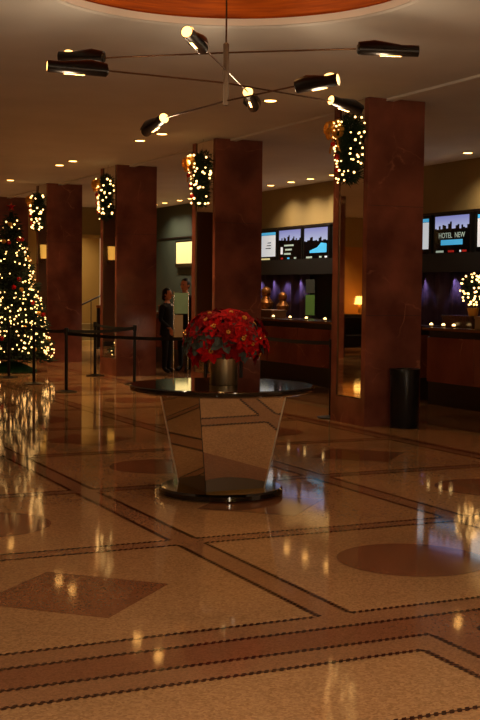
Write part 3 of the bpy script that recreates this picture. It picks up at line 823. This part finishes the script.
# gold urns with lamp
def urn(x, y, s, label, z=.95):
    t = thing('gold_urn', label, 'urn', (x, y, z), 0, 'gold ornaments behind the counter')
    bm = B(); lathe(bm, [(.11*s, 0), (.12*s, .03*s), (.05*s, .09*s), (.04*s, .16*s), (.15*s, .30*s), (.17*s, .42*s), (.10*s, .52*s), (.08*s, .56*s), (.13*s, .62*s)], 24); obj('body', bm, M['urngold'], t, True)
    for sg in (-1, 1):
        bm = B(); tube(bm, [(0, sg*.15*s, .32*s), (0, sg*.24*s, .42*s), (0, sg*.2*s, .52*s), (0, sg*.09*s, .55*s)], .012*s, 6); obj('handle', bm, M['urngold'], t, True)
    bm = B(); ball(bm, (0, 0, .68*s), .12*s, 10, (1, 1, .9)); obj('finial', bm, M['urngold'], t, True)
    return t
urn(11.95, 23.95, .95, 'taller gold urn behind the middle counter, nearest the poinsettias')
urn(11.95, 23.15, .8, 'shorter gold urn behind the middle counter beside the tall one')
light('urn_spot', 'SPOT', (11.6, 23.5, 1.9), 4, (255, 180, 90), .03, None, 70, .8, target=(11.95, 23.6, 1.3))

# ------------------------------------------------------------------ sign stand near the second column
sg = thing('sign_stand', 'green and tan sign on chrome posts beside the column behind the vase', 'sign', (7.16, 17.28, 0), math.radians(-22))
obj('base_plate', bx(-.17, .17, -.12, .12, 0, .015, bev=.003), M['chrome'], sg)
for s in (-1, 1):
    bm = B(); tube(bm, [(s*.112, 0, .012), (s*.112, 0, 1.58)], .009, 10); obj('post', bm, M['chrome'], sg, True)
obj('upper_poster', bx(-.103, .103, -.006, .006, 1.24, 1.56), M['poster'], sg)
obj('lower_card', bx(-.103, .03, -.006, .006, .86, 1.22), M['postertan'], sg)

# ------------------------------------------------------------------ people
def person(x, y, rz, h, label, female=False, armbend=0):
    t = thing('person', label, 'person', (x, y, 0), rz)
    k = h/1.75
    V, E, Rr = [], [], []
    def v(p, r, par=None):
        V.append(Vector(p)*k); Rr.append(r*k)
        if par is not None: E.append((par, len(V)-1))
        return len(V)-1
    pel = v((0, 0, .95), .15)
    w = v((0, -.01, 1.08), .135, pel); chs = v((0, 0, 1.27), .16, w); up = v((0, .01, 1.39), .13, chs); nk = v((0, 0, 1.48), .055, up); hd0 = v((0, -.01, 1.56), .06, nk)
    for s in (-1, 1):
        sh = v((s*.17, .01, 1.39), .07, up); el = v((s*.24, .03, 1.12), .05, sh)
        wr = v((s*.24, -.06-armbend*.16, .88+armbend*.17), .035, el); v((s*.235, -.10-armbend*.2, .80+armbend*.22), .028, wr)
        hp = v((s*.09, 0, .86), .10, pel); kn = v((s*.10, -.015, .48), .068, hp); an = v((s*.10, .01, .10), .05, kn); v((s*.105, -.14, .045), .045, an)
    me = bpy.data.meshes.new('body'); me.from_pydata(V, E, []); o = bpy.data.objects.new('body', me); C.objects.link(o)
    md = o.modifiers.new('s', 'SKIN'); o.modifiers.new('ss', 'SUBSURF').levels = 2
    for i, sv in enumerate(me.skin_vertices[0].data): sv.radius = (Rr[i], Rr[i]*.8); sv.use_root = (i == 0)
    dg = bpy.context.evaluated_depsgraph_get(); me2 = bpy.data.meshes.new_from_object(o.evaluated_get(dg)); bpy.data.objects.remove(o)
    me2.materials.clear(); me2.materials.append(M['suit']); me2.materials.append(M['skin']); me2.materials.append(M['hair'])
    for p in me2.polygons:
        p.use_smooth = True; c = p.center/k
        p.material_index = 1 if (c.z > 1.465 or (abs(c.x) > .2 and c.z < .86+armbend*.18)) else 0
    ob = bpy.data.objects.new('body', me2); C.objects.link(ob); ob.parent = t
    # head with face
    bm = B(); ball(bm, (0, -.015, 1.635), .1, 20, (.76, .95, 1.18))
    for vv in bm.verts:
        if vv.co.z < 1.60: vv.co.x *= .88
    ball(bm, (0, -.118, 1.622), .016, 8, (.8, 1.2, 1.5))
    for s in (-1, 1): ball(bm, (s*.078, .0, 1.63), .022, 8, (.4, .8, 1.3))
    bmesh.ops.scale(bm, vec=(k, k, k), verts=bm.verts); head = obj('head', bm, M['skin'], ob, True)
    bm = B()
    for s in (-1, 1): ball(bm, (s*.032*k, -.105*k, 1.648*k), .010*k, 8)
    obj('eyes', bm, M['hair'], ob)
    bm = B(); ball(bm, (0, -.108*k, 1.583*k), .02*k, 8, (1.2, .35, .3)); obj('mouth', bm, M['petal2'], ob)
    bm = B(); ball(bm, (0, .012, 1.665), .104, 18, (.82, .98, 1.08))
    bmesh.ops.delete(bm, geom=[q for q in bm.verts if q.co.y < -.045 and q.co.z < 1.70], context='VERTS')
    if female: ball(bm, (0, .075, 1.58), .06, 10, (1, .7, 1.3))
    bmesh.ops.scale(bm, vec=(k, k, k), verts=bm.verts); obj('hair', bm, M['hair'], t, True)
    # jacket over the torso with lapels and shirt
    bm = B(); sec = [(.205, .145, .80), (.175, .13, .98), (.165, .125, 1.10), (.195, .14, 1.28), (.205, .13, 1.38), (.12, .085, 1.455)]
    rings = []
    for a, b, z in sec: rings.append([bm.verts.new((a*k*math.cos(2*PI*i/24), b*k*math.sin(2*PI*i/24)-.003, z*k)) for i in range(24)])
    for a, b in zip(rings, rings[1:]):
        for i in range(24): bm.faces.new((a[i], a[(i+1) % 24], b[(i+1) % 24], b[i]))
    jk = obj('jacket', bm, M['suit'], t, True)
    bm = B(); bm.faces.new([bm.verts.new((q[0]*k, q[1]*k, q[2]*k)) for q in ((-.035, -.1, 1.45), (.035, -.1, 1.45), (0, -.143, 1.22))]); sh = obj('shirt_front', bm, M['shirt'], t)
    sh.modifiers.new('t', 'SOLIDIFY').thickness = .006
    for s in (-1, 1):   # five-fingered hands
        wx, wy, wz = s*.235*k, (-.10-armbend*.2)*k, (.80+armbend*.22)*k
        bm = B(); ball(bm, (wx, wy-.0, wz-.03*k), .04*k, 10, (.45, .9, 1.1))
        for f in range(4):
            yy = wy-.027*k+.018*k*f; ln = (.062, .075, .07, .055)[f]*k
            tube(bm, [(wx, yy, wz-.055*k), (wx-s*.008*k, yy-.004*k, wz-.055*k-ln*.6), (wx-s*.022*k, yy-.008*k, wz-.055*k-ln)], [.0095*k, .009*k, .007*k], 6)
        tube(bm, [(wx, wy-.03*k, wz-.02*k), (wx-s*.012*k, wy-.05*k, wz-.05*k), (wx-s*.015*k, wy-.052*k, wz-.078*k)], [.011*k, .01*k, .007*k], 6)
        obj('hand', bm, M['skin'], t, True)
    return t
person(8.62, 21.5, math.radians(40), 1.62, 'shorter person in a dark suit with dark hair standing left of the green sign', True, .6)
person(9.10, 21.75, math.radians(-60), 1.81, 'taller person in a dark suit, face lit, half hidden by the column behind the vase', False, 0)

# ------------------------------------------------------------------ potted poinsettias on the floor near the people
for i, (x, y, lb) in enumerate(((8.45, 22.5, 'potted red poinsettia on the floor by the shorter person'), (8.32, 23.0, 'potted red poinsettia on the floor just right of the third column'))):
    t = thing('potted_poinsettia', lb, 'plant', (x, y, 0), 0, 'floor poinsettias')
    bm = B(); lathe(bm, [(.1, 0), (.14, .2), (.15, .22), (.12, .21), (.02, .2)], 20); obj('pot', bm, M['gold'], t, True)
    bm = B()
    for k in range(8): tube(bm, [(0, 0, .18), (.1*math.cos(k), .1*math.sin(k), .33)], .005, 5)
    obj('stems', bm, M['needle_back'], t)
    for k in range(11):
        a = k*2.4; rr = .05+.17*(k/11); put(blooms[k % 3], 'poinsettia_bloom', (rr*math.cos(a), rr*math.sin(a), .40-.35*rr), (math.cos(a)*.6, math.sin(a)*.6, 1), t, 1.1)

# pedestal planter in the far doorway
t = thing('ash_urn', 'dark pedestal urn standing in front of the pale far doorway', 'urn', (10.6, 31.2, 0))
bm = B(); lathe(bm, [(.15, 0), (.16, .02), (.13, .05), (.13, 1.1)], 24); obj('body', bm, M['blackmetal'], t, True)
bm = B(); lathe(bm, [(.14, 1.1), (.15, 1.17), (.12, 1.18), (.02, 1.16)], 24); obj('bowl', bm, M['ctopedge'], t, True)

# ------------------------------------------------------------------ lounge seen in the mirrors
def sofa(x, y, w, label):
    t = thing('lounge_sofa', label, 'sofa', (x, y, 0), 0, 'dark lounge sofas')
    obj('seat', bx(-w/2, w/2, -.4, .35, .12, .45, bev=.03), M['sofa'], t); obj('backrest', bx(-w/2, w/2, .25, .42, .45, .92, bev=.03), M['sofa'], t)
    for s in (-1, 1): obj('armrest', bx(s*w/2-.09, s*w/2+.09, -.4, .42, .12, .66, bev=.03), M['sofa'], t)
    for sx in (-1, 1):
        for sy in (-.33, .33): obj('leg', bx(sx*(w/2-.05)-.025, sx*(w/2-.05)+.025, sy-.025, sy+.025, 0, .12), M['rail'], t)
sofa(-2.2, 28.0, 2.2, 'dark sofa reflected in the nearest column mirror, nearer the dark column')
sofa(-4.6, 27.7, 1.4, 'dark armchair like sofa reflected at the right of the nearest mirror')
t = thing('console_table', 'dark console table below the lamp in the mirrored lounge', 'table', (-3.9, 32.1, 0))
obj('top', bx(-1, 1, -.25, .25, .86, .92), M['sofa'], t); obj('front', bx(-.95, .95, -.2, .2, .5, .86), M['sofa'], t)
for sx in (-.9, .9):
    for sy in (-.18, .18): obj('leg', bx(sx-.03, sx+.03, sy-.03, sy+.03, 0, .5), M['sofa'], t)
t = thing('table_lamp', 'glowing table lamp reflected in the nearest column mirror', 'lamp', (-4.27, 32.1, .92)); t.scale = (.75, .75, .8)
bm = B(); lathe(bm, [(.1, 0), (.1, .02), (.03, .05), (.07, .2), (.02, .38)], 20); obj('base', bm, M['gold'], t, True)
bm = B(); lathe(bm, [(.2, .38), (.13, .68)], 24, cap=False); obj('lamp_shade', bm, M['shade'], t, True)
t = thing('framed_mirror', 'dark framed wall mirror left of the lamp in the mirrored lounge', 'mirror', (-3.35, 32.46, 1.05))
bm = B(); box(bm, -.3, -.24, -.03, .03, 0, 1.1); box(bm, .24, .3, -.03, .03, 0, 1.1); box(bm, -.3, .3, -.03, .03, 0, .06); box(bm, -.3, .3, -.03, .03, 1.04, 1.1); obj('frame', bm, M['rail'], t)
obj('glass', bx(-.24, .24, .0, .02, .06, 1.04), M['mirror'], t)
for x, y, z, lb in ((3.69, 32.42, 2.6, 'yellow wall lamp reflected in the third column mirror'), (5.63, 32.42, 2.6, 'yellow wall lamp reflected in the mirror beside the tree')):
    t = thing('wall_lamp', lb, 'lamp', (x, y, z-.25), 0, 'yellow wall lamps')
    bm = B(); lathe(bm, [(.09, .08), (.11, .45)], 20, (0, -.16, 0), cap=False); obj('lamp_shade', bm, M['wallshade'], t, True)
    obj('bracket', bx(-.03, .03, -.16, .08, .0, .05), M['brass'], t); obj('back_plate', bx(-.06, .06, .05, .08, -.06, .3), M['brass'], t)

# real lamp light on the far pale doorway
downlight(10.7, 33.3, 'downlight above the staircase in the far doorway', 'stair downlights', 260, 120)
downlight(9.6, 30.9, 'downlight above the aisle before the far doorway', 'stair downlights', 100, 120)
downlight(5.2, 30.6, 'downlight behind the Christmas tree', 'stair downlights', 260, 120)

t = thing('added_glow_column', 'tall glowing column added behind the viewpoint for the vase highlight', 'lamp', (2.1, -3.4, 0))  # unseen glowing column, added and shaped to streak the vase
bm = B(); lathe(bm, [(.27, 0), (.27, .03), (.24, .04)], 24); obj('base', bm, M['brass'], t, True)
bm = B(); lathe(bm, [(.24, .04), (.24, 2.2)], 32); obj('lamp_shade', bm, mat('added_glow', (255, 230, 190), .8, emit=(255, 234, 204), es=26), t, True)

# ------------------------------------------------------------------ world, camera
w = bpy.data.worlds.new('World'); sc.world = w; w.use_nodes = True
w.node_tree.nodes['Background'].inputs[0].default_value = (*lin((255, 196, 140)), 1); w.node_tree.nodes['Background'].inputs[1].default_value = .55

cam = bpy.data.cameras.new('Camera'); co = bpy.data.objects.new('Camera', cam); C.objects.link(co)
f, yaw, pitch, roll = 1211.27, .441804, .0570676, .0097199
cam.sensor_fit = 'HORIZONTAL'; cam.sensor_width = 36; cam.lens = 36*f/480; cam.clip_end = 200
fw = Vector((math.sin(yaw)*math.cos(pitch), math.cos(yaw)*math.cos(pitch), -math.sin(pitch)))
r = Vector((math.cos(yaw), -math.sin(yaw), 0)); u = r.cross(fw)
r2 = math.cos(roll)*r+math.sin(roll)*u; u2 = -math.sin(roll)*r+math.cos(roll)*u
co.matrix_world = Matrix(((r2.x, u2.x, -fw.x, 0), (r2.y, u2.y, -fw.y, 0), (r2.z, u2.z, -fw.z, 1.6), (0, 0, 0, 1)))
sc.camera = co
sc.view_settings.view_transform = 'Standard'; sc.view_settings.look = 'None'; sc.view_settings.gamma = 1; sc.view_settings.exposure = -.1
sc.view_settings.use_curve_mapping = False
sc.cycles.use_denoising = True
sc.cycles.max_bounces = 8; sc.cycles.sample_clamp_indirect = 4
